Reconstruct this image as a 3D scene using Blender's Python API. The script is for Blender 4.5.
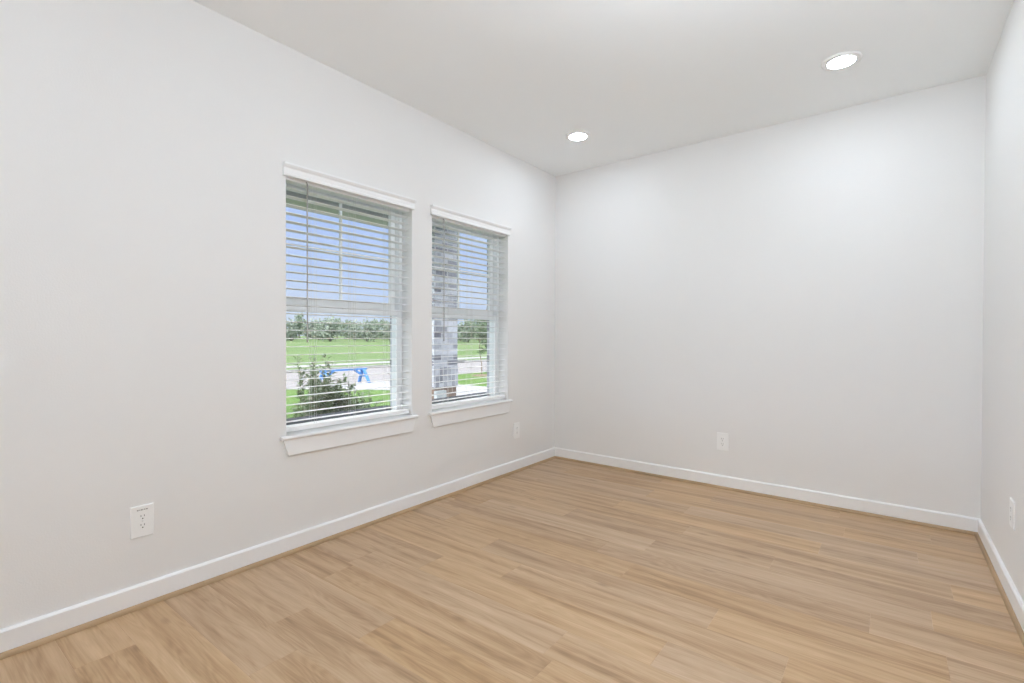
import bpy, bmesh, math, random
from mathutils import Matrix, Vector

for o in list(bpy.data.objects):
    bpy.data.objects.remove(o)
S = bpy.context.scene
COL = S.collection

# ------------------------------------------------------------------ camera
ROOM_W, ROOM_D, ROOM_H, ROOM_Y0 = 3.037, 4.095, 2.74, -3.00
ROOM_DR = 4.038           # the back wall meets the right wall a little nearer
BACK_ANGLE = math.atan2(ROOM_DR - ROOM_D, ROOM_W)
cam_d = bpy.data.cameras.new('camera')
cam = bpy.data.objects.new('camera', cam_d)
COL.objects.link(cam)
cam_d.sensor_width = 36.0
cam_d.lens = 494.19 / 1024 * 36.0
cam_d.clip_start, cam_d.clip_end = 0.02, 1000
cam.matrix_world = (Matrix.Translation((2.5867, 0, 1.1804))
                    @ Matrix.Rotation(0.650160, 4, 'Z')
                    @ Matrix.Rotation(math.pi / 2 - 0.0099374, 4, 'X')
                    @ Matrix.Rotation(0.0025045, 4, 'Z'))
S.camera = cam

# ------------------------------------------------------------------ exposure
S.view_settings.view_transform = 'Standard'
S.view_settings.look = 'None'
S.view_settings.gamma = 1.0
S.view_settings.use_curve_mapping = False
S.view_settings.exposure = 0.0
S.cycles.max_bounces = 14
S.cycles.diffuse_bounces = 8
S.cycles.glossy_bounces = 4
S.cycles.transparent_max_bounces = 16
S.cycles.caustics_reflective = False
S.cycles.caustics_refractive = False

# ------------------------------------------------------------------ sky
LAMP_STRENGTH = 89.0       # recessed lamp lenses
CEILING_FILL_STRENGTH = 54.0      # added fill globe under the ceiling, out of view
FLOOR_FILL_STRENGTH = 17.0 # added fill globe on a stand, unseen behind the camera
LAMP_COLOUR = (1.0, 1.12, 1.26)
SKY_STRENGTH = 1.05
SUN_STRENGTH = 2.2

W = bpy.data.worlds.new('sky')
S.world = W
W.use_nodes = True
nt = W.node_tree
nt.nodes.clear()
n_out = nt.nodes.new('ShaderNodeOutputWorld')
n_bg = nt.nodes.new('ShaderNodeBackground')
n_tc = nt.nodes.new('ShaderNodeTexCoord')
n_sep = nt.nodes.new('ShaderNodeSeparateXYZ')
n_ramp = nt.nodes.new('ShaderNodeValToRGB')
n_map = nt.nodes.new('ShaderNodeMapping')
n_noise = nt.nodes.new('ShaderNodeTexNoise')
n_cr = nt.nodes.new('ShaderNodeValToRGB')
n_mix = nt.nodes.new('ShaderNodeMix')
n_mix.data_type = 'RGBA'
nt.links.new(n_tc.outputs['Generated'], n_sep.inputs[0])
nt.links.new(n_sep.outputs['Z'], n_ramp.inputs['Fac'])
e = n_ramp.color_ramp.elements
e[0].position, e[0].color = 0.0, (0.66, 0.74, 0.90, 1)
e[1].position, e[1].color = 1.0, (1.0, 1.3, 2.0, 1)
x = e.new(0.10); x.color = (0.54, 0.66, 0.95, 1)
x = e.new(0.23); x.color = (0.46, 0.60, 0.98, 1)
x = e.new(0.30); x.color = (3.6, 3.55, 3.5, 1)     # unseen sky above the porch beam, brightened to light the room
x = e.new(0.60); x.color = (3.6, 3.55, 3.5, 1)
nt.links.new(n_tc.outputs['Generated'], n_map.inputs[0])
n_map.inputs['Scale'].default_value = (2.0, 2.0, 7.0)
nt.links.new(n_map.outputs[0], n_noise.inputs['Vector'])
n_noise.inputs['Scale'].default_value = 1.6
n_noise.inputs['Detail'].default_value = 5
nt.links.new(n_noise.outputs['Fac'], n_cr.inputs['Fac'])
n_cr.color_ramp.elements[0].position = 0.48
n_cr.color_ramp.elements[0].color = (0, 0, 0, 1)
n_cr.color_ramp.elements[1].position = 0.75
n_cr.color_ramp.elements[1].color = (0.55, 0.55, 0.55, 1)
nt.links.new(n_cr.outputs[0], n_mix.inputs['Factor'])
nt.links.new(n_ramp.outputs[0], n_mix.inputs['A'])
n_mix.inputs['B'].default_value = (0.80, 0.84, 0.94, 1)
nt.links.new(n_mix.outputs['Result'], n_bg.inputs['Color'])
# unseen side of the sky, brightened to light the window jambs
n_boost = nt.nodes.new('ShaderNodeMapRange')
n_boost.interpolation_type = 'SMOOTHSTEP'
n_boost.inputs['From Min'].default_value = 0.25
n_boost.inputs['From Max'].default_value = -0.45
n_boost.inputs['To Min'].default_value = SKY_STRENGTH
n_boost.inputs['To Max'].default_value = SKY_STRENGTH * 3.0
nt.links.new(n_sep.outputs['Y'], n_boost.inputs['Value'])
nt.links.new(n_boost.outputs[0], n_bg.inputs['Strength'])
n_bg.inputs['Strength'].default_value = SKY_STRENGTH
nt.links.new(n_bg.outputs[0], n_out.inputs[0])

sun_d = bpy.data.lights.new('sun', 'SUN')
sun_d.energy = SUN_STRENGTH
sun_d.angle = 0.01
sun_d.color = (1.0, 0.95, 0.88)
sun = bpy.data.objects.new('sun', sun_d)
COL.objects.link(sun)
sun.rotation_euler = Vector((0.25, -0.48, 0.84)).to_track_quat('Z', 'Y').to_euler()
sun.location = (5, 10, 20)

# ------------------------------------------------------------------ materials
def new_mat(name):
    m = bpy.data.materials.new(name)
    m.use_nodes = True
    n = m.node_tree.nodes
    return m, n, m.node_tree.links, n['Principled BSDF']

def node(n, kind, **kw):
    q = n.new('ShaderNode' + kind)
    for k, v in kw.items():
        q.inputs[k].default_value = v
    return q

def paint(name, col, rough=0.6, bump=0.0, scale=200.0, var=0.0, spec=0.35):
    m, n, l, b = new_mat(name)
    b.inputs['Base Color'].default_value = (*col, 1)
    b.inputs['Roughness'].default_value = rough
    b.inputs['Specular IOR Level'].default_value = spec
    tc = node(n, 'TexCoord')
    nz = node(n, 'TexNoise', Scale=scale, Detail=3.0)
    l.new(tc.outputs['Object'], nz.inputs['Vector'])
    if bump:
        bp = node(n, 'Bump', Strength=bump, Distance=0.002)
        l.new(nz.outputs['Fac'], bp.inputs['Height'])
        l.new(bp.outputs[0], b.inputs['Normal'])
    if var:
        nz2 = node(n, 'TexNoise', Scale=scale * 0.25, Detail=4.0)
        l.new(tc.outputs['Object'], nz2.inputs['Vector'])
        r = node(n, 'ValToRGB')
        r.color_ramp.elements[0].position = 0.3
        r.color_ramp.elements[1].position = 0.7
        r.color_ramp.elements[0].color = (*[c * (1 - var) for c in col], 1)
        r.color_ramp.elements[1].color = (*[min(1, c * (1 + var)) for c in col], 1)
        l.new(nz2.outputs['Fac'], r.inputs['Fac'])
        l.new(r.outputs[0], b.inputs['Base Color'])
    return m

M_WALL = paint('wall_paint', (0.82, 0.812, 0.80), 0.75, 0.25, 160.0)
M_CEIL = paint('ceiling_paint', (0.905, 0.925, 0.93), 0.85, 0.2, 140.0)
M_TRIM = paint('trim_paint', (0.88, 0.88, 0.88), 0.38)
M_VINYL = paint('white_vinyl', (0.90, 0.91, 0.92), 0.35)
M_BLIND = paint('blind_white', (0.89, 0.89, 0.89), 0.42)
M_CORD = paint('blind_cord', (0.70, 0.70, 0.68), 0.8)
M_WAND = paint('wand_plastic', (0.42, 0.41, 0.40), 0.25)
M_PLATE = paint('outlet_plastic', (0.90, 0.90, 0.89), 0.3)
M_SLOT = paint('outlet_slot', (0.06, 0.06, 0.06), 0.6)
M_MARK = paint('grey_print', (0.38, 0.37, 0.36), 0.6)
M_SCREW = paint('screw_white', (0.72, 0.72, 0.71), 0.3)
M_SOFFIT = paint('soffit_paint', (0.46, 0.45, 0.44), 0.7)
M_CONC = paint('driveway_concrete', (0.205, 0.20, 0.20), 0.85, var=0.06, scale=3)
M_ROAD = paint('road_concrete', (0.150, 0.138, 0.136), 0.9, var=0.06, scale=2)
M_STONE = paint('cast_stone', (0.62, 0.66, 0.68), 0.8, var=0.06, scale=20)
M_DIRT = paint('bare_soil', (0.45, 0.36, 0.26), 0.9, var=0.15, scale=2)
M_MULCH = paint('dark_mulch', (0.10, 0.075, 0.05), 0.95, var=0.4, scale=30)
M_BARK = paint('bark', (0.17, 0.13, 0.10), 0.9, 0.5, 40, var=0.25)
M_BLUE = paint('blue_painted_wood', (0.05, 0.16, 0.40), 0.55, var=0.12, scale=12)
M_IRON = paint('dark_iron', (0.05, 0.05, 0.055), 0.7)
M_STEM = paint('green_stem', (0.16, 0.17, 0.08), 0.8)
M_DOOR = paint('door_paint', (0.80, 0.80, 0.79), 0.4)
M_METAL = paint('satin_nickel', (0.6, 0.59, 0.56), 0.3)
M_METAL.node_tree.nodes['Principled BSDF'].inputs['Metallic'].default_value = 1.0

def leaf_mat(name, cols, scale):
    m, n, l, b = new_mat(name)
    g = node(n, 'NewGeometry')
    r = node(n, 'ValToRGB')
    el = r.color_ramp.elements
    el[0].color = (*cols[0], 1)
    el[1].color = (*cols[-1], 1)
    for i, c in enumerate(cols[1:-1], 1):
        el.new(i / (len(cols) - 1)).color = (*c, 1)
    l.new(g.outputs['Random Per Island'], r.inputs['Fac'])
    l.new(r.outputs[0], b.inputs['Base Color'])
    b.inputs['Roughness'].default_value = 0.5
    tr = node(n, 'BsdfTranslucent')
    l.new(r.outputs[0], tr.inputs['Color'])
    mx = node(n, 'MixShader', Fac=0.3)
    l.new(b.outputs[0], mx.inputs[1])
    l.new(tr.outputs[0], mx.inputs[2])
    l.new(mx.outputs[0], n['Material Output'].inputs[0])
    return m

M_LEAF_SHRUB = leaf_mat('shrub_leaf', [(0.045, 0.075, 0.022), (0.10, 0.155, 0.05), (0.16, 0.22, 0.10), (0.34, 0.38, 0.25), (0.22, 0.17, 0.12)], 1)
M_LEAF_YOUNG = leaf_mat('young_tree_leaf', [(0.03, 0.06, 0.022), (0.06, 0.10, 0.04), (0.12, 0.17, 0.085)], 1)
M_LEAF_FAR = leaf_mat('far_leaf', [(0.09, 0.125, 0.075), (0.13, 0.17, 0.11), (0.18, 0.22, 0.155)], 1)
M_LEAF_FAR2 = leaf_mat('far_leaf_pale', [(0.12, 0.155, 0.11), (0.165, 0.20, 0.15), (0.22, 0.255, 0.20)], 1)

def grass_mat(name, c0, c1, c2, s):
    m, n, l, b = new_mat(name)
    tc = node(n, 'TexCoord')
    a = node(n, 'TexNoise', Scale=s, Detail=6.0)
    l.new(tc.outputs['Object'], a.inputs['Vector'])
    r = node(n, 'ValToRGB')
    el = r.color_ramp.elements
    el[0].position, el[0].color = 0.3, (*c0, 1)
    el[1].position, el[1].color = 0.72, (*c2, 1)
    el.new(0.5).color = (*c1, 1)
    l.new(a.outputs['Fac'], r.inputs['Fac'])
    l.new(r.outputs[0], b.inputs['Base Color'])
    b.inputs['Roughness'].default_value = 0.95
    b.inputs['Specular IOR Level'].default_value = 0.1
    f = node(n, 'TexNoise', Scale=60.0, Detail=3.0)
    l.new(tc.outputs['Object'], f.inputs['Vector'])
    bp = node(n, 'Bump', Strength=0.6, Distance=0.03)
    l.new(f.outputs['Fac'], bp.inputs['Height'])
    l.new(bp.outputs[0], b.inputs['Normal'])
    return m

M_LAWN = grass_mat('lawn_grass', (0.050, 0.098, 0.020), (0.068, 0.122, 0.026), (0.092, 0.138, 0.042), 1.3)
M_FIELD = grass_mat('field_grass', (0.066, 0.108, 0.036), (0.085, 0.124, 0.046), (0.104, 0.132, 0.064), 0.12)

def brick_mat(name, c1, c2, mortar):
    m, n, l, b = new_mat(name)
    tc = node(n, 'TexCoord')
    br = node(n, 'TexBrick')
    br.inputs['Color1'].default_value = (*c1, 1)
    br.inputs['Color2'].default_value = (*c2, 1)
    br.inputs['Mortar'].default_value = (*mortar, 1)
    br.inputs['Scale'].default_value = 1.0
    br.inputs['Mortar Size'].default_value = 0.006
    br.inputs['Brick Width'].default_value = 0.20
    br.inputs['Row Height'].default_value = 0.068
    l.new(tc.outputs['UV'], br.inputs['Vector'])
    nz = node(n, 'TexNoise', Scale=25.0, Detail=4.0)
    l.new(tc.outputs['UV'], nz.inputs['Vector'])
    mx = n.new('ShaderNodeMix')
    mx.data_type = 'RGBA'
    mx.blend_type = 'OVERLAY'
    mx.inputs['Factor'].default_value = 0.5
    l.new(br.outputs['Color'], mx.inputs['A'])
    l.new(nz.outputs['Fac'], mx.inputs['B'])
    l.new(mx.outputs['Result'], b.inputs['Base Color'])
    b.inputs['Roughness'].default_value = 0.9
    bp = node(n, 'Bump', Strength=0.8, Distance=0.006)
    bp.invert = True
    l.new(br.outputs['Fac'], bp.inputs['Height'])
    l.new(bp.outputs[0], b.inputs['Normal'])
    return m

M_BRICK = brick_mat('grey_white_brick', (0.72, 0.72, 0.78), (0.16, 0.16, 0.20), (0.66, 0.66, 0.70))
M_SILL = paint('dark_sill_brick', (0.10, 0.11, 0.135), 0.9, 0.3, 60, var=0.3)
M_BRICK_BROWN = brick_mat('brown_brick', (0.30, 0.20, 0.15), (0.16, 0.11, 0.09), (0.42, 0.36, 0.32))

def glass_mat():
    m, n, l, b = new_mat('window_glass')
    n.remove(b)
    t = node(n, 'BsdfTransparent')
    t.inputs['Color'].default_value = (0.96, 0.98, 0.98, 1)
    g = node(n, 'BsdfGlossy', Roughness=0.0)
    # the fresnel node inverts the index on back faces: undo that so a pane's far face reflects like its near one
    f = node(n, 'Fresnel')
    ge = node(n, 'NewGeometry')
    io = node(n, 'Mix')
    io.inputs['A'].default_value, io.inputs['B'].default_value = 1.5, 1 / 1.5
    l.new(ge.outputs['Backfacing'], io.inputs['Factor'])
    l.new(io.outputs['Result'], f.inputs['IOR'])
    mx = node(n, 'MixShader')
    l.new(f.outputs[0], mx.inputs[0])
    l.new(t.outputs[0], mx.inputs[1])
    l.new(g.outputs[0], mx.inputs[2])
    l.new(mx.outputs[0], n['Material Output'].inputs[0])
    return m
M_GLASS = glass_mat()

def emit_mat(name, col, s):
    m, n, l, b = new_mat(name)
    b.inputs['Base Color'].default_value = (0.9, 0.9, 0.9, 1)
    b.inputs['Emission Color'].default_value = (*col, 1)
    b.inputs['Emission Strength'].default_value = s
    return m
M_LENS = emit_mat('lamp_lens', LAMP_COLOUR, LAMP_STRENGTH)
M_CEILING_FILL = emit_mat('ceiling_fill_opal', LAMP_COLOUR, CEILING_FILL_STRENGTH)
M_FLOOR_FILL = emit_mat('floor_fill_opal', LAMP_COLOUR, FLOOR_FILL_STRENGTH)

def plank_mat():
    m, n, l, b = new_mat('oak_vinyl_plank')
    uv = node(n, 'UVMap'); uv.uv_map = 'UVMap'
    at = node(n, 'Attribute'); at.attribute_name = 'plank'
    sp = node(n, 'SeparateColor')
    l.new(at.outputs['Color'], sp.inputs[0])
    # broad streaks along the plank
    mp = node(n, 'Mapping'); mp.inputs['Scale'].default_value = (0.95, 17.0, 1.0)
    l.new(uv.outputs[0], mp.inputs[0])
    st = node(n, 'TexNoise', Scale=1.0, Detail=6.0, Roughness=0.58, Distortion=0.35)
    l.new(mp.outputs[0], st.inputs['Vector'])
    # cathedral figure: long stretched rings
    mp2 = node(n, 'Mapping'); mp2.inputs['Scale'].default_value = (1.1, 9.0, 1.0)
    l.new(uv.outputs[0], mp2.inputs[0])
    wn = node(n, 'TexNoise', Scale=1.0, Detail=2.0, Distortion=0.3)
    l.new(mp2.outputs[0], wn.inputs['Vector'])
    mul = node(n, 'Math'); mul.operation = 'MULTIPLY'; mul.inputs[1].default_value = 95.0
    l.new(wn.outputs['Fac'], mul.inputs[0])
    sn = node(n, 'Math'); sn.operation = 'SINE'
    l.new(mul.outputs[0], sn.inputs[0])
    # fine fibre
    mp3 = node(n, 'Mapping'); mp3.inputs['Scale'].default_value = (7.0, 210.0, 1.0)
    l.new(uv.outputs[0], mp3.inputs[0])
    fb = node(n, 'TexNoise', Scale=1.0, Detail=3.0)
    l.new(mp3.outputs[0], fb.inputs['Vector'])
    # sum of figure
    a1 = node(n, 'Math'); a1.operation = 'MULTIPLY_ADD'; a1.inputs[1].default_value = 0.035
    l.new(sn.outputs[0], a1.inputs[0]); l.new(st.outputs['Fac'], a1.inputs[2])
    a2 = node(n, 'Math'); a2.operation = 'MULTIPLY_ADD'; a2.inputs[1].default_value = 0.24
    l.new(fb.outputs['Fac'], a2.inputs[0]); l.new(a1.outputs[0], a2.inputs[2])
    a3 = node(n, 'Math'); a3.operation = 'MULTIPLY_ADD'; a3.inputs[1].default_value = 0.10
    l.new(sp.outputs[0], a3.inputs[0]); l.new(a2.outputs[0], a3.inputs[2])
    r = node(n, 'ValToRGB')
    el = r.color_ramp.elements
    el[0].position, el[0].color = 0.40, (0.272, 0.164, 0.082, 1)
    el[1].position, el[1].color = 0.98, (0.624, 0.456, 0.299, 1)
    el.new(0.56).color = (0.392, 0.251, 0.136, 1)
    el.new(0.68).color = (0.480, 0.323, 0.187, 1)
    el.new(0.82).color = (0.544, 0.379, 0.232, 1)
    l.new(a3.outputs[0], r.inputs['Fac'])
    # knots: sparse dark ovals
    mp4 = node(n, 'Mapping'); mp4.inputs['Scale'].default_value = (2.2, 6.0, 1.0)
    l.new(uv.outputs[0], mp4.inputs[0])
    vo = node(n, 'TexVoronoi', Scale=1.0)
    l.new(mp4.outputs[0], vo.inputs['Vector'])
    kr = node(n, 'ValToRGB')
    kr.color_ramp.elements[0].position, kr.color_ramp.elements[0].color = 0.02, (0.62, 0.58, 0.54, 1)
    kr.color_ramp.elements[1].position, kr.color_ramp.elements[1].color = 0.11, (1, 1, 1, 1)
    l.new(vo.outputs['Distance'], kr.inputs['Fac'])
    km = n.new('ShaderNodeMix'); km.data_type = 'RGBA'; km.blend_type = 'MULTIPLY'
    km.inputs['Factor'].default_value = 0.8
    l.new(r.outputs[0], km.inputs['A']); l.new(kr.outputs[0], km.inputs['B'])
    # per plank warmth
    tr = node(n, 'ValToRGB')
    tr.color_ramp.elements[0].color = (1.04, 0.99, 0.90, 1)
    tr.color_ramp.elements[1].color = (0.98, 1.0, 1.08, 1)
    l.new(sp.outputs[1], tr.inputs['Fac'])
    tm = n.new('ShaderNodeMix'); tm.data_type = 'RGBA'; tm.blend_type = 'MULTIPLY'
    tm.inputs['Factor'].default_value = 1.0
    l.new(km.outputs['Result'], tm.inputs['A']); l.new(tr.outputs[0], tm.inputs['B'])
    l.new(tm.outputs['Result'], b.inputs['Base Color'])
    b.inputs['Roughness'].default_value = 0.36
    b.inputs['Specular IOR Level'].default_value = 0.55
    bp = node(n, 'Bump', Strength=0.12, Distance=0.001)
    l.new(a2.outputs[0], bp.inputs['Height'])
    l.new(bp.outputs[0], b.inputs['Normal'])
    return m
M_PLANK = plank_mat()
M_SHOE = paint('oak_shoe_moulding', (0.42, 0.29, 0.17), 0.45, var=0.12, scale=14)

# ------------------------------------------------------------------ helpers
def tag(o, label=None, cat=None, group=None, kind=None):
    if label: o['label'] = label
    if cat: o['category'] = cat
    if group: o['group'] = group
    if kind: o['kind'] = kind
    return o

def empty(name, loc, label, cat, group=None, rot=0.0):
    o = bpy.data.objects.new(name, None)
    COL.objects.link(o)
    o.location = loc
    o.rotation_euler = (0, 0, rot)
    o.empty_display_size = 0.1
    return tag(o, label, cat, group)

def link(name, bm, mat, parent=None, smooth=False, bevel=0.0, segs=2):
    bmesh.ops.recalc_face_normals(bm, faces=bm.faces[:])
    me = bpy.data.meshes.new(name)
    bm.to_mesh(me)
    bm.free()
    uvl = me.uv_layers.new(name='UVMap') if not me.uv_layers else me.uv_layers[0]
    for p in me.polygons:
        nx, ny, nz = (abs(c) for c in p.normal)
        for li in p.loop_indices:
            v = me.vertices[me.loops[li].vertex_index].co
            uvl.data[li].uv = (v.y, v.z) if nx >= ny and nx >= nz else ((v.x, v.z) if ny >= nz else (v.x, v.y))
        p.use_smooth = smooth
    me.materials.append(mat)
    o = bpy.data.objects.new(name, me)
    COL.objects.link(o)
    if parent: o.parent = parent
    if bevel:
        md = o.modifiers.new('bevel', 'BEVEL')
        md.width, md.segments, md.limit_method = bevel, segs, 'ANGLE'
        md.angle_limit = math.radians(40)
    return o

def box(bm, x0, x1, y0, y1, z0, z1):
    v = [bm.verts.new((x, y, z)) for z in (z0, z1) for (x, y) in ((x0, y0), (x1, y0), (x1, y1), (x0, y1))]
    for f in ((0, 3, 2, 1), (4, 5, 6, 7), (0, 1, 5, 4), (1, 2, 6, 5), (2, 3, 7, 6), (3, 0, 4, 7)):
        bm.faces.new([v[i] for i in f])
    return v

def prism(bm, prof, axis, a0, a1, f0=None, f1=None):
    """extrude a 2D profile along an axis; profile (p,q): axis y -> (x,z), axis x -> (y,z), axis z -> (x,y)"""
    def P(p, q, a):
        return {'y': (p, a, q), 'x': (a, p, q), 'z': (p, q, a)}[axis]
    A = [bm.verts.new(P(p, q, a0 + (f0(p, q) if f0 else 0))) for p, q in prof]
    B = [bm.verts.new(P(p, q, a1 + (f1(p, q) if f1 else 0))) for p, q in prof]
    k = len(prof)
    bm.faces.new(A)
    bm.faces.new(B[::-1])
    for i in range(k):
        bm.faces.new((A[i], B[i], B[(i + 1) % k], A[(i + 1) % k]))

def tube(bm, pts, radii, seg=8, caps=True):
    rings = []
    pts = [Vector(p) for p in pts]
    for i, p in enumerate(pts):
        d = (pts[min(i + 1, len(pts) - 1)] - pts[max(i - 1, 0)]).normalized()
        u = d.orthogonal().normalized() if abs(d.z) > 0.9 else d.cross(Vector((0, 0, 1))).normalized()
        if abs(d.z) > 0.9: u = (Vector((1, 0, 0)) - d * d.x).normalized()
        w = d.cross(u)
        r = radii[i] if isinstance(radii, (list, tuple)) else radii
        rings.append([bm.verts.new(p + (u * math.cos(2 * math.pi * k / seg) + w * math.sin(2 * math.pi * k / seg)) * r) for k in range(seg)])
    for a, b in zip(rings, rings[1:]):
        for k in range(seg):
            bm.faces.new((a[k], a[(k + 1) % seg], b[(k + 1) % seg], b[k]))
    if caps:
        bm.faces.new(rings[0][::-1])
        bm.faces.new(rings[-1])

def lathe(bm, prof, seg=48, cx=0, cy=0):
    rings = [[bm.verts.new((cx + r * math.cos(2 * math.pi * k / seg), cy + r * math.sin(2 * math.pi * k / seg), z)) for k in range(seg)] for r, z in prof]
    for a, b in zip(rings, rings[1:]):
        for k in range(seg):
            bm.faces.new((a[k], a[(k + 1) % seg], b[(k + 1) % seg], b[k]))
    return rings

def bar(bm, a, b, w, h):
    """a rectangular timber from a to b, w wide (sideways) and h deep"""
    a, b = Vector(a), Vector(b)
    d = (b - a).normalized()
    s = d.cross(Vector((0, 0, 1)))
    s = s.normalized() if s.length > 1e-4 else Vector((1, 0, 0))
    t = s.cross(d)
    R = [[bm.verts.new(p + s * (i * w / 2) + t * (j * h / 2)) for i, j in ((-1, -1), (1, -1), (1, 1), (-1, 1))] for p in (a, b)]
    bm.faces.new(R[0][::-1]); bm.faces.new(R[1])
    for k in range(4):
        bm.faces.new((R[0][k], R[0][(k + 1) % 4], R[1][(k + 1) % 4], R[1][k]))

def structure(o):
    o['kind'] = 'structure'
    return o

def dup(root, loc, label=None, group=None, rot=None, scale=None):
    r = root.copy()
    COL.objects.link(r)
    r.location = loc
    if rot is not None: r.rotation_euler = (0, 0, rot)
    if scale is not None: r.scale = scale
    if label: r['label'] = label
    if group: r['group'] = group
    for ch in list(root.children):
        c = ch.copy(); COL.objects.link(c); c.parent = r
        for g in list(ch.children):
            d = g.copy(); COL.objects.link(d); d.parent = c
    return r

# ------------------------------------------------------------------ window openings in the left wall
WINS = [(1.386, 2.272), (2.458, 3.342)]
WZ0, WZ1 = 0.640, 2.075
X_IN, X_BRICK = -0.13, -0.24

def holed_wall(bm, x0, x1, y0, y1, z0, z1, holes, hz0, hz1):
    ys = y0
    for a, b in holes:
        box(bm, x0, x1, ys, a, z0, z1)
        box(bm, x0, x1, a, b, z0, hz0)
        box(bm, x0, x1, a, b, hz1, z1)
        ys = b
    box(bm, x0, x1, ys, y1, z0, z1)

# ------------------------------------------------------------------ room shell
bm = bmesh.new()
holed_wall(bm, X_IN, 0.0, ROOM_Y0 - 0.12, ROOM_D + 0.12, 0.0, ROOM_H, WINS, WZ0 - 0.02, WZ1)
bmesh.ops.remove_doubles(bm, verts=bm.verts[:], dist=1e-5)
structure(link('wall_left', bm, M_WALL))
bm = bmesh.new(); prism(bm, [(0.0, ROOM_D), (ROOM_W, ROOM_DR), (ROOM_W, ROOM_D + 0.12), (0.0, ROOM_D + 0.12)], 'z', 0, ROOM_H)
structure(link('wall_back', bm, M_WALL))
bm = bmesh.new(); box(bm, ROOM_W, ROOM_W + 0.12, ROOM_Y0 - 0.12, ROOM_D + 0.12, 0, ROOM_H)
structure(link('wall_right', bm, M_WALL))
DX0, DX1, DH = 0.55, 1.37, 2.04
bm = bmesh.new()
box(bm, 0.0, DX0, ROOM_Y0 - 0.12, ROOM_Y0, 0, ROOM_H)
box(bm, DX1, ROOM_W, ROOM_Y0 - 0.12, ROOM_Y0, 0, ROOM_H)
box(bm, DX0, DX1, ROOM_Y0 - 0.12, ROOM_Y0, DH, ROOM_H)
structure(link('wall_front', bm, M_WALL))
bm = bmesh.new(); box(bm, -0.30, ROOM_W + 0.12, ROOM_Y0 - 0.12, ROOM_D + 0.12, ROOM_H, ROOM_H + 0.18)
structure(link('ceiling', bm, M_CEIL))

# closed panel door behind the camera
bm = bmesh.new()
box(bm, DX0, DX1, ROOM_Y0 - 0.09, ROOM_Y0 - 0.05, 0.005, DH)
door = structure(link('door_1', bm, M_DOOR))
bm = bmesh.new()
for z0, z1 in ((0.25, 0.95), (1.10, 1.90)):
    box(bm, DX0 + 0.13, DX1 - 0.13, ROOM_Y0 - 0.052, ROOM_Y0 - 0.044, z0, z1)
link('door_panel', bm, M_DOOR, door, bevel=0.004)
bm = bmesh.new()
tube(bm, [(DX0 + 0.07, ROOM_Y0 - 0.05, 0.96), (DX0 + 0.07, ROOM_Y0 - 0.02, 0.96), (DX0 + 0.07, ROOM_Y0 - 0.005, 0.96), (DX0 + 0.07, ROOM_Y0 + 0.02, 0.96)], [0.012, 0.012, 0.026, 0.024], 16)
link('door_handle', bm, M_METAL, door, True)

# ------------------------------------------------------------------ plank floor (one mesh, a face per plank)
random.seed(11)
PW, PL, PY = 0.18, 1.22, 0.985
KNOWN = {0: 0.588, 1: 0.953, 6: 2.012, 8: 2.537, 9: 2.743}
bm = bmesh.new()
uvl = bm.loops.layers.uv.new('UVMap')
cl = bm.loops.layers.float_color.new('plank')
row0 = math.floor((ROOM_Y0 - PY) / PW)
row1 = math.ceil((ROOM_D - PY) / PW)
prev = 0.3
for r in range(row0, row1):
    ya, yb = PY + r * PW, PY + (r + 1) * PW
    ya, yb = max(ya, ROOM_Y0 - 0.12), min(yb, ROOM_D)
    if r in KNOWN:
        j = KNOWN[r] % PL
    else:
        j = (prev + random.uniform(0.3, 0.9)) % PL
        if j < 0.28: j += 0.34      # no short stubs against the left wall
    prev = j
    xs = [0.0] + [q for q in (j + k * PL for k in range(-1, 4)) if 0.05 < q < ROOM_W - 0.05] + [ROOM_W]
    for xa, xb in zip(xs, xs[1:]):
        tone, warm = random.random(), random.random()
        ou, ov = random.uniform(0, 50), random.uniform(0, 50)
        flip = random.choice((-1, 1))
        c, d = 0.0009, 0.0007          # micro bevel
        top = [bm.verts.new(p) for p in ((xa + c, ya + c, 0), (xb - c, ya + c, 0), (xb - c, yb - c, 0), (xa + c, yb - c, 0))]
        low = [bm.verts.new(p) for p in ((xa, ya, -d), (xb, ya, -d), (xb, yb, -d), (xa, yb, -d))]
        bot = [bm.verts.new(p) for p in ((xa, ya, -0.012), (xb, ya, -0.012), (xb, yb, -0.012), (xa, yb, -0.012))]
        fs = [bm.faces.new(top), bm.faces.new(bot[::-1])]
        for k in range(4):
            q = (k + 1) % 4
            fs.append(bm.faces.new((low[k], low[q], top[q], top[k])))
            fs.append(bm.faces.new((bot[k], bot[q], low[q], low[k])))
        for f in fs:
            for lp in f.loops:
                lp[uvl].uv = (flip * lp.vert.co.x + ou, lp.vert.co.y + ov)
                lp[cl] = (tone, warm, random.random(), 1)
me = bpy.data.meshes.new('floor')
bm.to_mesh(me); bm.free()
me.materials.append(M_PLANK)
floor = bpy.data.objects.new('floor', me)
COL.objects.link(floor)
structure(floor)

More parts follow.
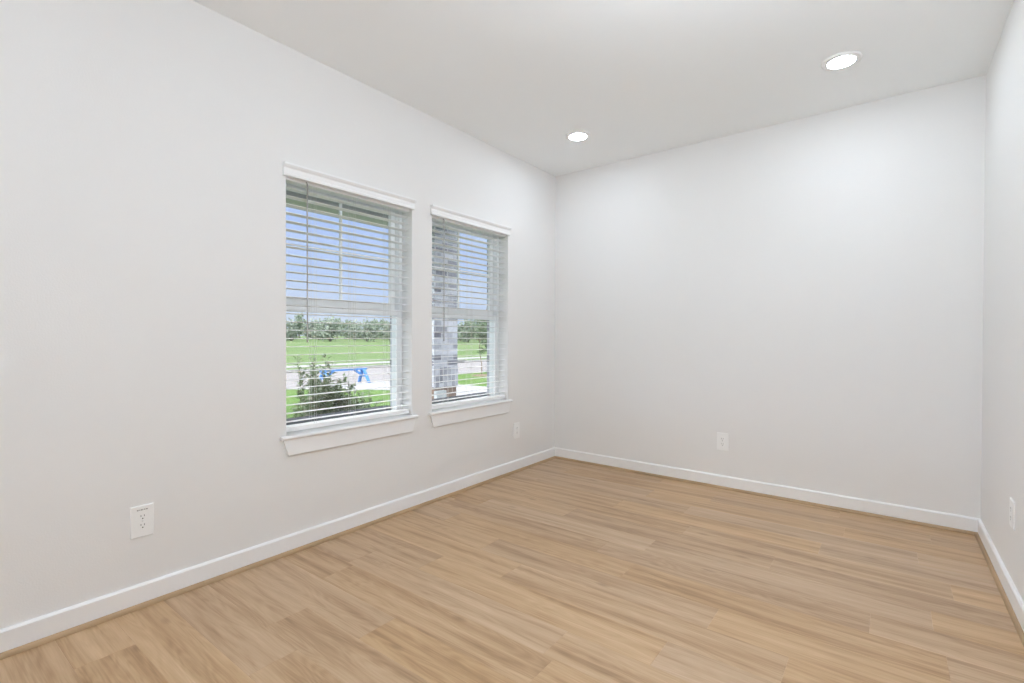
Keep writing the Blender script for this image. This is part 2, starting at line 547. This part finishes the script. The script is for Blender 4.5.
# ------------------------------------------------------------------ baseboards and shoe mouldings
BH, BT, SH = 0.100, 0.014, 0.019
def base_prof(sx):
    return [(0, 0), (sx * BT, 0), (sx * BT, BH - 0.008), (sx * (BT - 0.006), BH), (0, BH)]
def shoe_prof(sx):
    p = [(sx * BT, 0)]
    for k in range(7):
        a = math.pi / 2 * k / 6
        p.append((sx * (BT + SH * 0.75 * math.cos(a)), SH * math.sin(a)))
    return p
def along(name, prof, axis, off, a0, a1, mat, m0, m1, turn=0.0):
    bm = bmesh.new()
    # mitred ends: the end slides with the distance from the wall
    prism(bm, [(p + off, q) for p, q in prof], axis, a0, a1,
          (lambda p, q: abs(p - off)) if m0 else None, (lambda p, q: -abs(p - off)) if m1 else None)
    if turn:
        bmesh.ops.rotate(bm, verts=bm.verts[:], cent=(0, ROOM_D, 0), matrix=Matrix.Rotation(turn, 3, 'Z'))
    return structure(link(name, bm, mat, smooth=False))
for i, (nm, axis, off, sx, a0, a1) in enumerate((('left', 'y', 0.0, 1, ROOM_Y0, ROOM_D), ('back', 'x', ROOM_D, -1, 0.0, math.hypot(ROOM_W, ROOM_D - ROOM_DR)), ('right', 'y', ROOM_W, -1, ROOM_Y0, ROOM_DR)), 1):
    along('baseboard_' + nm, base_prof(sx), axis, off, a0, a1, M_TRIM, True, True, BACK_ANGLE if nm == 'back' else 0.0)
    along('trim_%d' % i, shoe_prof(sx), axis, off, a0, a1, M_SHOE, True, True, BACK_ANGLE if nm == 'back' else 0.0)
along('baseboard_front', base_prof(1), 'x', ROOM_Y0, DX1 + 0.07, ROOM_W, M_TRIM, False, True)
bm = bmesh.new()
box(bm, DX0 - 0.06, DX0 + 0.01, ROOM_Y0, ROOM_Y0 + 0.015, 0, DH + 0.07)
box(bm, DX1 - 0.01, DX1 + 0.06, ROOM_Y0, ROOM_Y0 + 0.015, 0, DH + 0.07)
box(bm, DX0 + 0.01, DX1 - 0.01, ROOM_Y0, ROOM_Y0 + 0.015, DH - 0.01, DH + 0.07)
structure(link('trim_4', bm, M_TRIM))

# ------------------------------------------------------------------ windows
def ring(bm, x0, x1, y0, y1, z0, z1, wl, wr, wb, wt):
    box(bm, x0, x1, y0, y0 + wl, z0, z1)
    box(bm, x0, x1, y1 - wr, y1, z0, z1)
    box(bm, x0, x1, y0 + wl, y1 - wr, z0, z0 + wb)
    box(bm, x0, x1, y0 + wl, y1 - wr, z1 - wt, z1)

for i, (L, R) in enumerate(WINS, 1):
    bm = bmesh.new()
    ring(bm, -0.185, -0.100, L, R, WZ0, WZ1, 0.026, 0.026, 0.020, 0.026)
    win = structure(link('window_%d' % i, bm, M_VINYL, bevel=0.003))
    bm = bmesh.new()
    ring(bm, -0.176, -0.146, L + 0.0262, R - 0.0262, 1.345, WZ1 - 0.0262, 0.034, 0.034, 0.055, 0.03)
    up = link('upper_sash', bm, M_VINYL, win, bevel=0.003)
    cy = (L + R) / 2
    bm = bmesh.new()
    zt, zb = WZ1 - 0.056, 1.40
    box(bm, -0.1715, -0.1545, cy - 0.0065, cy + 0.0065, zb, zt)
    zm = (zt + zb) / 2
    box(bm, -0.1675, -0.1585, L + 0.06, cy - 0.0065, zm - 0.0045, zm + 0.0045)
    box(bm, -0.1675, -0.1585, cy + 0.0065, R - 0.06, zm - 0.0045, zm + 0.0045)
    link('muntin', bm, M_VINYL, up)
    bm = bmesh.new(); box(bm, -0.1640, -0.1610, L + 0.058, R - 0.058, zb - 0.004, zt + 0.004)
    link('glass_pane', bm, M_GLASS, up)
    bm = bmesh.new()
    ring(bm, -0.138, -0.106, L + 0.0262, R - 0.0262, WZ0 + 0.0202, 1.362, 0.012, 0.012, 0.012, 0.042)
    lo = link('lower_sash', bm, M_VINYL, win, bevel=0.003)
    bm = bmesh.new(); box(bm, -0.1235, -0.1205, L + 0.036, R - 0.036, WZ0 + 0.031, 1.324)
    link('glass_pane', bm, M_GLASS, lo)
    bm = bmesh.new()
    box(bm, -0.106, -0.096, cy - 0.03, cy + 0.03, 1.345, 1.358)
    link('sash_lock', bm, M_VINYL, lo, bevel=0.002)
    # stool with rounded nose
    bm = bmesh.new()
    prof = [(-0.100, WZ0 - 0.020), (0.022, WZ0 - 0.020), (0.028, WZ0 - 0.016), (0.030, WZ0 - 0.010), (0.028, WZ0 - 0.004), (0.022, WZ0), (-0.100, WZ0)]
    prism(bm, [p for p in prof], 'y', L + 0.0005, R - 0.0005)
    prism(bm, [(0.0, WZ0 - 0.020)] + prof[1:6] + [(0.0, WZ0)], 'y', L - 0.036, L + 0.0005)
    prism(bm, [(0.0, WZ0 - 0.020)] + prof[1:6] + [(0.0, WZ0)], 'y', R - 0.0005, R + 0.036)
    link('window_stool', bm, M_TRIM, win)
    bm = bmesh.new()
    z1, z0 = WZ0 - 0.020, WZ0 - 0.110
    sl = lambda p, q: 0.030 * (z1 - q) / (z1 - z0)
    prism(bm, [(0, z0), (0.013, z0), (0.016, z0 + 0.004), (0.016, z1), (0, z1)], 'y', L - 0.023, R + 0.023, sl, lambda p, q: -sl(p, q))
    link('apron', bm, M_TRIM, win)

# ------------------------------------------------------------------ venetian blinds
SLAT_P, SLAT_Z = 0.0459, 1.166
def make_blind(L, R, label):
    root = empty('window_blind', (-0.045, (L + R) / 2, WZ0), label, 'window blind', None)
    off = Vector((-0.045, (L + R) / 2, WZ0))
    def lk(name, bm, mat, **k):
        bmesh.ops.translate(bm, verts=bm.verts[:], vec=-off)
        return link(name, bm, mat, root, **k)
    a, b = L + 0.006, R - 0.006
    # moulded valance with returns
    bm = bmesh.new()
    vp = [(0.0015, 2.042), (0.016, 2.042), (0.018, 2.046), (0.018, 2.056), (0.014, 2.060), (0.014, 2.084), (0.018, 2.089),
          (0.022, 2.091), (0.026, 2.097), (0.029, 2.101), (0.029, 2.110), (0.0015, 2.110)]
    prism(bm, vp, 'y', L - 0.019, R + 0.012)
    lk('valance', bm, M_BLIND)
    bm = bmesh.new(); box(bm, -0.072, -0.018, a, b, 2.030, 2.072)
    lk('headrail', bm, M_BLIND, bevel=0.002)
    # slats, each slightly crowned
    bm = bmesh.new()
    zs = [SLAT_Z + k * SLAT_P for k in range(-20, 30)]
    zs = [z for z in zs if 0.695 < z < 2.022]
    hw, th, tl = 0.025, 0.0010, math.tan(math.radians(2.5))
    for z in zs:
        up = [(-0.045 + hw * t, z + hw * t * tl + th + 0.0018 * (1 - t * t)) for t in (-1, -0.5, 0, 0.5, 1)]
        dn = [(-0.045 + hw * t, z + hw * t * tl - th + 0.0018 * (1 - t * t)) for t in (1, 0.5, 0, -0.5, -1)]
        prism(bm, up + dn, 'y', a, b)
    lk('slats', bm, M_BLIND)
    bm = bmesh.new(); box(bm, -0.070, -0.020, a, b, 0.654, 0.680)
    lk('bottom_rail', bm, M_BLIND, bevel=0.004)
    for y in (L + 0.182, (L + R) / 2, R - 0.175):
        bm = bmesh.new()
        for xx in (-0.0185, -0.0715):
            tube(bm, [(xx, y - 0.006, 0.68), (xx, y - 0.006, 2.03)], 0.0007, 5)
            tube(bm, [(xx, y + 0.006, 0.68), (xx, y + 0.006, 2.03)], 0.0007, 5)
        for z in zs:
            for dy in (-0.006, 0.006):
                tube(bm, [(-0.0185, y + dy, z - 0.0022 + 0.0265 * tl), (-0.0715, y + dy, z - 0.0022 - 0.0265 * tl)], 0.0005, 4)
        lk('ladder_cord', bm, M_CORD)
    wy = L + 0.127
    bm = bmesh.new()
    tube(bm, [(-0.006, wy, 2.03), (-0.006, wy, 1.165), (-0.006, wy, 1.145)], [0.0038, 0.0038, 0.0048], 8)
    tube(bm, [(-0.030, wy, 2.045), (-0.012, wy, 2.040), (-0.006, wy, 2.028)], 0.0025, 6)
    lk('tilt_wand', bm, M_WAND, smooth=True)
    return root
make_blind(*WINS[0], 'white slatted blind in front of the leafy shrub and blue sawhorse')
make_blind(*WINS[1], 'white slatted blind on the window nearer the room corner, in front of the brick column')

# ------------------------------------------------------------------ wall outlets
def outlet(loc, rot, label, h=0.1380):
    root = empty('wall_outlet', loc, label, 'outlet', 'duplex wall outlets', rot)
    # built facing +x
    w = 0.0860
    bm = bmesh.new()
    t = 0.0065
    vb = [(0.0, -w / 2, -h / 2), (0.0, w / 2, -h / 2), (0.0, w / 2, h / 2), (0.0, -w / 2, h / 2)]
    s = 0.0035
    vt = [(t, y - math.copysign(s, y), z - math.copysign(s, z)) for _, y, z in vb]
    vm = [(t * 0.55, y, z) for _, y, z in vb]
    R = [[bm.verts.new(p) for p in q] for q in (vb, vm, vt)]
    bm.faces.new(R[0][::-1]); bm.faces.new(R[2])
    for A, B in zip(R, R[1:]):
        for k in range(4):
            bm.faces.new((A[k], A[(k + 1) % 4], B[(k + 1) % 4], B[k]))
    link('cover_plate', bm, M_PLATE, root, bevel=0.0012)
    for zc in (0.0195, -0.0195):
        bm = bmesh.new()
        pr = []
        for k in range(24):
            a = 2 * math.pi * k / 24
            pr.append((0.0172 * math.cos(a), zc + max(-0.0135, min(0.0135, 0.0172 * math.sin(a)))))
        prism(bm, pr, 'x', 0.0062, 0.0080)
        rc = link('receptacle', bm, M_PLATE, root)
        bm = bmesh.new()
        box(bm, 0.0079, 0.0084, -0.0072, -0.0052, zc + 0.0005, zc + 0.0085)
        box(bm, 0.0079, 0.0084, 0.0052, 0.0072, zc + 0.0005, zc + 0.0085)
        prism(bm, [(0.0027 * math.cos(q * math.pi / 6), zc - 0.0075 + 0.0027 * math.sin(q * math.pi / 6)) for q in range(12)], 'x', 0.0079, 0.0084)
        link('slots', bm, M_SLOT, rc)
    bm = bmesh.new()
    prism(bm, [(0.003 * math.cos(q * math.pi / 6), 0.003 * math.sin(q * math.pi / 6)) for q in range(12)], 'x', 0.0062, 0.0078)
    link('screw', bm, M_SCREW, root)
    return root

o1 = outlet((0, 0.735, 0.372), 0, 'white wall outlet nearest the camera, left of both windows and above the left baseboard')
bm = bmesh.new()      # small illegible grey print on the plate
for k, (y, ww) in enumerate(((-0.020, 0.006), (-0.012, 0.004), (-0.006, 0.007), (0.004, 0.005), (0.011, 0.008))):
    box(bm, 0.0064, 0.0067, y, y + ww, 0.0475 + 0.0006 * (k % 2), 0.0525)
link('printed_mark', bm, M_MARK, o1)
outlet((0, 3.468, 0.358), 0, 'white wall outlet on the left wall between the far window and the room corner')
outlet((1.566, ROOM_D + (ROOM_DR - ROOM_D) * 1.566 / ROOM_W, 0.364), -math.pi / 2 + BACK_ANGLE, 'white wall outlet alone in the middle of the back wall')
outlet((ROOM_W, 3.095, 0.397), math.pi, 'white wall outlet on the right wall at the photo edge', 0.126)

# ------------------------------------------------------------------ recessed ceiling lamps
def recessed(x, y, label):
    root = empty('recessed_light', (x, y, ROOM_H), label, 'ceiling light', 'recessed ceiling lights')
    bm = bmesh.new()
    lathe(bm, [(0.098, 0.0), (0.098, -0.003), (0.094, -0.008), (0.088, -0.010), (0.074, -0.010), (0.0665, -0.0090), (0.0665, 0.0)])
    link('trim_ring', bm, M_TRIM, root, True)
    bm = bmesh.new()
    rg = lathe(bm, [(0.0660, -0.0088), (0.0660, -0.0040), (0.0660, -0.0005)])
    bm.faces.new(rg[0])
    bm.faces.new(rg[-1][::-1])
    link('lens', bm, M_LENS, root)
    return root
recessed(2.366, 3.352, 'round white recessed ceiling light nearest the right wall, the larger-looking one')
recessed(0.660, 3.372, 'round recessed ceiling light close to the far left corner, the smaller-looking one')
recessed(2.366, -0.70, 'added recessed ceiling light near the right wall, unseen behind the camera')  # rear pair added out of view to even out the room's brightness
recessed(0.660, -0.70, 'added recessed ceiling light near the left wall, unseen behind the camera')

# two opal globes added outside the view as fill light for the room
def fill_globe(name, x, y, z, r, mat, label, cat):
    root = empty(name, (x, y, ROOM_H), label, cat)
    dz = z - ROOM_H
    bm = bmesh.new(); rg = lathe(bm, [(0.065, 0.0), (0.065, -0.012), (0.020, -0.026)], 32)
    bm.faces.new(rg[-1])
    link('canopy', bm, M_METAL, root, True)
    bm = bmesh.new(); tube(bm, [(0, 0, -0.024), (0, 0, dz + r * 0.98)], 0.006, 10)
    link('stem', bm, M_METAL, root)
    bm = bmesh.new(); bmesh.ops.create_uvsphere(bm, u_segments=32, v_segments=20, radius=r, matrix=Matrix.Translation((0, 0, dz)))
    link('globe', bm, mat, root, True)
fill_globe('added_ceiling_fill', 2.28, 1.40, 2.38, 0.13, M_CEILING_FILL, 'added opal fill globe on a stem under the ceiling, out of view', 'added fill light')
root = empty('added_floor_fill', (0.50, -1.70, 0.0), 'added opal fill globe on a stand, unseen behind the camera', 'floor lamp')
bm = bmesh.new(); rg = lathe(bm, [(0.15, 0.0), (0.15, 0.012), (0.03, 0.028)], 40)
bm.faces.new(rg[0][::-1]); bm.faces.new(rg[-1])
link('base', bm, M_METAL, root, True)
bm = bmesh.new(); tube(bm, [(0, 0, 0.027), (0, 0, 1.13)], 0.011, 12)
link('pole', bm, M_METAL, root, True)
bm = bmesh.new(); bmesh.ops.create_uvsphere(bm, u_segments=32, v_segments=20, radius=0.18, matrix=Matrix.Translation((0, 0, 1.30)))
link('globe', bm, M_FLOOR_FILL, root, True)

# ------------------------------------------------------------------ outside: the house front
bm = bmesh.new()
holed_wall(bm, X_BRICK, X_IN - 0.02, ROOM_Y0 - 0.12, ROOM_D + 0.30, -0.40, 2.60, [(a - 0.008, b + 0.008) for a, b in WINS], WZ0 - 0.03, WZ1 + 0.006)
bmesh.ops.remove_doubles(bm, verts=bm.verts[:], dist=1e-5)
outside = structure(link('wall_outside', bm, M_BRICK))
for a, b in WINS:      # rowlock brick sills
    bm = bmesh.new()
    y = a - 0.006
    while y < b:
        box(bm, X_BRICK - 0.03, -0.188, y, min(y + 0.058, b + 0.006), WZ0 - 0.03, WZ0 + 0.046)
        y += 0.068
    box(bm, X_BRICK - 0.022, -0.189, a - 0.005, b + 0.005, WZ0 - 0.03, WZ0 + 0.040)
    link('brick_sill', bm, M_SILL, outside)

G = -0.45
PYE = 4.53                # right-hand end of the porch
bm = bmesh.new()
box(bm, -2.30, X_BRICK, -3.0, PYE, 2.60, 2.72)
structure(link('porch_roof', bm, M_SOFFIT))
bm = bmesh.new()
box(bm, -2.28, -1.95, -3.0, PYE, 2.49, 2.60)
structure(link('trim_5', bm, M_SOFFIT))
bm = bmesh.new(); box(bm, -2.15, X_BRICK, -3.0, PYE, G, -0.06)
structure(link('porch_slab', bm, M_CONC))

colr = empty('porch_column', (-1.9, PYE - 0.2, -0.06), 'square grey and white brick porch column outside the window nearest the corner', 'column')
def lkc(name, bm, mat, **k):
    bmesh.ops.translate(bm, verts=bm.verts[:], vec=(1.9, -(PYE - 0.2), 0.06))
    return link(name, bm, mat, colr, **k)
ca, cb = PYE - 0.42, PYE - 0.02
bm = bmesh.new(); box(bm, -2.10, -1.70, ca, cb, 0.812, 2.49)
lkc('brick_shaft', bm, M_BRICK)
bm = bmesh.new()
box(bm, -2.105, -1.695, ca - 0.005, cb + 0.005, 0.57, 0.812)
sold = lkc('soldier_course', bm, M_BRICK)
uv = sold.data.uv_layers[0]
for d in uv.data:
    d.uv = (d.uv[1] + 0.03, d.uv[0])
bm = bmesh.new(); box(bm, -2.09, -1.71, ca + 0.01, cb - 0.01, -0.06, 0.57)
lkc('brick_base', bm, M_BRICK_BROWN)
bm = bmesh.new(); box(bm, -1.72, -1.66, ca + 0.01, ca + 0.17, -0.06, 0.53)
lkc('stone_block', bm, M_STONE, bevel=0.006)

# ------------------------------------------------------------------ outside: ground
def slab(name, pts, z, th, mat):
    bm = bmesh.new()
    prism(bm, pts, 'z', z - th, z)
    return structure(link(name, bm, mat))
slab('lawn', [(X_BRICK - 0.02, -30), (X_BRICK - 0.02, 60), (-12.2, 60), (-12.2, -30)], G, 0.2, M_LAWN)
slab('street', [(-12.2, -60), (-12.2, 90), (-18.7, 90), (-18.7, -60)], G - 0.02, 0.2, M_ROAD)
slab('driveway', [(-0.5, 9.65), (-0.5, 12.2), (-10.6, 12.2), (-12.25, 13.3), (-12.25, 7.6), (-10.6, 9.0), (-9.4, 9.65)][::-1], G + 0.012, 0.05, M_CONC)
slab('curb', [(-18.7, -60), (-18.7, 90), (-18.95, 90), (-18.95, -60)], G + 0.10, 0.3, M_CONC)
slab('sidewalk', [(-20.6, -60), (-20.6, 90), (-22.0, 90), (-22.0, -60)], G + 0.09, 0.1, M_CONC)
# field rising gently towards the trees
bm = bmesh.new()
xs = [-18.95, -24, -30, -45, -70, -100, -140, -200]
zs = [G + 0.07, G + 0.07, G + 0.09, G + 0.20, G + 0.55, G + 1.0, G + 1.5, G + 1.7]
rows = [[bm.verts.new((x, y, z)) for y in (-120, -60, 0, 40, 80, 130, 190, 260)] for x, z in zip(xs, zs)]
for a, b in zip(rows, rows[1:]):
    for k in range(len(a) - 1):
        bm.faces.new((a[k], a[k + 1], b[k + 1], b[k]))
structure(link('field', bm, M_FIELD))

def field_z(x):
    for i in range(len(xs) - 1):
        if xs[i] >= x >= xs[i + 1]:
            t = (x - xs[i]) / (xs[i + 1] - xs[i])
            return zs[i] + t * (zs[i + 1] - zs[i])
    return zs[-1]

# storm drain inlet in the far curb
r = empty('storm_drain', (-18.80, 22.45, G + 0.10), 'dark storm drain opening in the far curb, right of the brick column', 'drain')
bm = bmesh.new(); box(bm, -0.18, 0.125, -0.75, 0.75, -0.0, 0.05)
link('lid', bm, M_CONC, r, bevel=0.01)
bm = bmesh.new(); box(bm, 0.10, 0.135, -0.62, 0.62, -0.115, -0.005)
link('opening', bm, M_IRON, r)

# ------------------------------------------------------------------ outside: blue sawhorse on the drive apron
sx, sy0, sy1 = -12.0, 8.95, 10.72
sh = empty('sawhorse', (sx, (sy0 + sy1) / 2, G + 0.012), 'bright blue wooden sawhorse standing on the pale driveway by the street', 'sawhorse')
def lks(name, bm):
    bmesh.ops.translate(bm, verts=bm.verts[:], vec=(-sx, -(sy0 + sy1) / 2, -(G + 0.012)))
    return link(name, bm, M_BLUE, sh, bevel=0.004)
zg = G + 0.012
ztop = zg + 0.49
bm = bmesh.new(); bar(bm, (sx, sy0, ztop), (sx, sy1, ztop), 0.10, 0.075)
lks('top_beam', bm)
for yy, sgn in ((sy0 + 0.14, 1), (sy1 - 0.14, -1)):
    for s in (-1, 1):
        bm = bmesh.new()
        bar(bm, (sx + s * 0.29, yy - sgn * 0.06, zg), (sx + s * 0.04, yy, ztop - 0.02), 0.10, 0.06)
        lks('leg', bm)
    bm = bmesh.new(); bar(bm, (sx - 0.18, yy - sgn * 0.03, zg + 0.25), (sx + 0.18, yy - sgn * 0.03, zg + 0.25), 0.03, 0.08)
    lks('cross_piece', bm)
    bm = bmesh.new(); bar(bm, (sx, yy + sgn * 0.02, zg + 0.26), (sx, yy + sgn * 0.34, ztop - 0.03), 0.05, 0.07)
    lks('diagonal_brace', bm)

# ------------------------------------------------------------------ plants
def leaf(bm, p, d, n, l, w):
    """a pointed, folded leaf from p along d"""
    s = d.cross(n).normalized()
    n = s.cross(d).normalized()
    a = bm.verts.new(p); t = bm.verts.new(p + d * l - n * l * 0.12)
    m1 = bm.verts.new(p + d * l * 0.45 + s * w / 2 + n * w * 0.15)
    m2 = bm.verts.new(p + d * l * 0.45 - s * w / 2 + n * w * 0.15)
    c = bm.verts.new(p + d * l * 0.5)
    bm.faces.new((a, m1, c)); bm.faces.new((m1, t, c)); bm.faces.new((a, c, m2)); bm.faces.new((c, t, m2))

def rnd():
    while True:
        v = Vector((random.uniform(-1, 1), random.uniform(-1, 1), random.uniform(-1, 1)))
        if 0.05 < v.length < 1: return v.normalized()

def shrub(loc, stems, label, ll=0.066):
    root = empty('leafy_shrub', loc, label, 'shrub')
    bs, bl = bmesh.new(), bmesh.new()
    for (bx, by, tx, ty, tz, dens) in stems:
        p0, p3 = Vector((bx * 0.25, by * 0.25, 0)), Vector((tx, ty, tz))
        p1 = Vector((bx, by, tz * 0.45))
        pts = []
        for k in range(9):
            t = k / 8
            pts.append(p0 * (1 - t) ** 2 + p1 * 2 * t * (1 - t) + p3 * t * t + rnd() * 0.008)
        tube(bs, pts, [0.009 - 0.0075 * k / 8 for k in range(9)], 5)
        nl = int(dens * tz)
        for k in range(nl):
            t = 0.12 + 0.88 * (k + random.random()) / nl
            q = t * 8; i = min(7, int(q))
            c = pts[i].lerp(pts[i + 1], q - i)
            ax = (pts[i + 1] - pts[i]).normalized()
            side = rnd(); side = (side - ax * side.dot(ax)).normalized()
            d = (side * random.uniform(0.7, 1.0) + ax * random.uniform(0.2, 0.9)).normalized()
            c = c + side * random.uniform(0, 0.05) * (1.3 - t)
            leaf(bl, c, d, (ax + rnd() * 0.5).normalized(), ll * random.uniform(0.7, 1.25), ll * random.uniform(0.38, 0.55))
    link('stems', bs, M_STEM, root, True)
    link('foliage', bl, M_LEAF_SHRUB, root)
    return root

random.seed(5)
st = []
base = Vector((-2.75, 3.30))
# upright leaders whose tips show above the rest, then the dense lower body
for px_y, top in ((2.96, 0.95), (3.12, 0.92), (3.28, 0.95), (3.44, 0.88), (3.02, 0.80), (3.36, 0.80), (3.55, 0.62), (3.20, 0.84)):
    st.append((random.uniform(-.1, .1), (px_y - base.y) * 0.8, random.uniform(-.12, .12), px_y - base.y, top - G, 95))
for k in range(78):
    yy = random.triangular(-0.46, 0.86, 0.05)
    zz = 1.24 - 0.60 * abs(yy) - random.uniform(0.0, 0.32)
    st.append((random.uniform(-.25, .25), yy * 0.9, random.uniform(-.35, .35), yy, zz, 105))
for k in range(22):          # lower right-hand side
    yy = random.uniform(0.35, 0.85)
    st.append((random.uniform(-.2, .2), yy * 0.9, random.uniform(-.3, .3), yy, random.uniform(0.55, 0.92) - 0.25 * (yy - 0.35), 95))
shrub((base.x, base.y, G), st, 'bushy green shrub with upright leafy shoots, close outside the left window')

def young_tree():
    root = empty('young_tree', (-10.8, 15.55, G), 'young street tree with a thin leaning trunk, right of the brick column', 'tree')
    bt, bl = bmesh.new(), bmesh.new()
    tr = [(0, 0, 0), (-0.02, 0.0, 0.5), (-0.10, -0.06, 1.1), (-0.08, -0.02, 1.7), (0.08, 0.11, 2.4), (0.15, 0.17, 3.0)]
    tube(bt, tr, [0.026, 0.021, 0.019, 0.017, 0.013, 0.006], 8)
    random.seed(9)
    for k in range(30):
        z = random.uniform(1.0, 2.7)
        b = Vector((-0.08 + 0.12 * (z - 1.0), -0.03 + 0.10 * (z - 1.0), z))
        a = random.uniform(0, 2 * math.pi)
        ln = random.uniform(0.25, 0.5) * (1.15 - abs(z - 1.8) * 0.4)
        d = Vector((math.cos(a) + 0.40, math.sin(a) + 0.30, random.uniform(-0.2, 0.6)))
        tip = b + d * ln
        tube(bt, [b, b.lerp(tip, 0.5) + Vector((0, 0, 0.03)), tip], [0.010, 0.007, 0.003], 5)
        for j in range(34):
            c = b.lerp(tip, random.uniform(0.25, 1.05)) + rnd() * random.uniform(0, 0.14)
            leaf(bl, c, (rnd() + Vector((0, 0, -0.5))).normalized(), rnd(), random.uniform(0.09, 0.14), random.uniform(0.05, 0.075))
    link('trunk', bt, M_BARK, root, True)
    link('foliage', bl, M_LEAF_YOUNG, root)
    bm = bmesh.new()
    rg = lathe(bm, [(0.42, 0.0), (0.36, 0.04), (0.12, 0.07)], 20)
    bm.faces.new(rg[-1])
    link('mulch_ring', bm, M_MULCH, root, True)
young_tree()

def far_tree(kind):
    random.seed(100 + kind)
    root = empty('distant_tree', (0, 0, 0), 'x', 'tree')
    bt, bl = bmesh.new(), bmesh.new()
    tube(bt, [(0, 0, -0.3), (0.1, 0, 1.0), (0.0, 0.1, 3.0)], [0.22, 0.18, 0.10], 7)
    H = (6.0, 5.0, 7.0)[kind]
    blobs = [(random.uniform(-1.7, 1.7), random.uniform(-1.7, 1.7), random.uniform(1.1, H - 1.0), random.uniform(0.9, 1.7)) for _ in range(11)]
    blobs.append((0, 0, H - 1.2, 1.2))
    for bx, by, bz, br in blobs:
        for k in range(70):
            d = rnd()
            c = Vector((bx, by, bz)) + Vector((d.x * br, d.y * br, d.z * br * 0.85)) * random.uniform(0.55, 1.0)
            if c.z < 0.15: continue
            leaf(bl, c, rnd(), d, random.uniform(0.45, 0.75), random.uniform(0.35, 0.5))
    link('trunk', bt, M_BARK, root, True)
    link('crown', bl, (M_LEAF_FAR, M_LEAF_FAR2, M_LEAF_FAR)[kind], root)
    return root
protos = [far_tree(k) for k in range(3)]
LAB = ['dark green bushy tree in the distant treeline beyond the field',
       'low pale green bushy tree in the distant treeline beyond the field',
       'taller green tree in the distant treeline beyond the field']
GRP = ['dark bushy trees of the distant treeline', 'low pale trees of the distant treeline', 'taller trees of the distant treeline']
random.seed(21)
used = [False] * 3
n = 0
for row, dist in enumerate((97, 108, 119, 130)):
    a = 27.0 + 0.95 * row
    while a < 71.0:
        ang = math.radians(a)
        dd = dist + random.uniform(-1.5, 1.5)
        x, y = 2.59 - dd * math.sin(ang), dd * math.cos(ang)
        k = random.choice((0, 0, 1, 1, 2)) if row > 1 else random.choice((0, 1, 1, 0, 1))
        rz, sc = random.uniform(0, 6.28), random.uniform(0.74, 0.90)
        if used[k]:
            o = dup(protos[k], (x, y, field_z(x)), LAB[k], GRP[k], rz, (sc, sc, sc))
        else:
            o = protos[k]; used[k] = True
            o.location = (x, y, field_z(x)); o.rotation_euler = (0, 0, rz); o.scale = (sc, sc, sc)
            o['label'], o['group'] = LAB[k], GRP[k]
        a += 3.8 * random.uniform(0.97, 1.03)
for k in range(3):
    if not used[k]:
        for ch in list(protos[k].children): bpy.data.objects.remove(ch)
        bpy.data.objects.remove(protos[k])
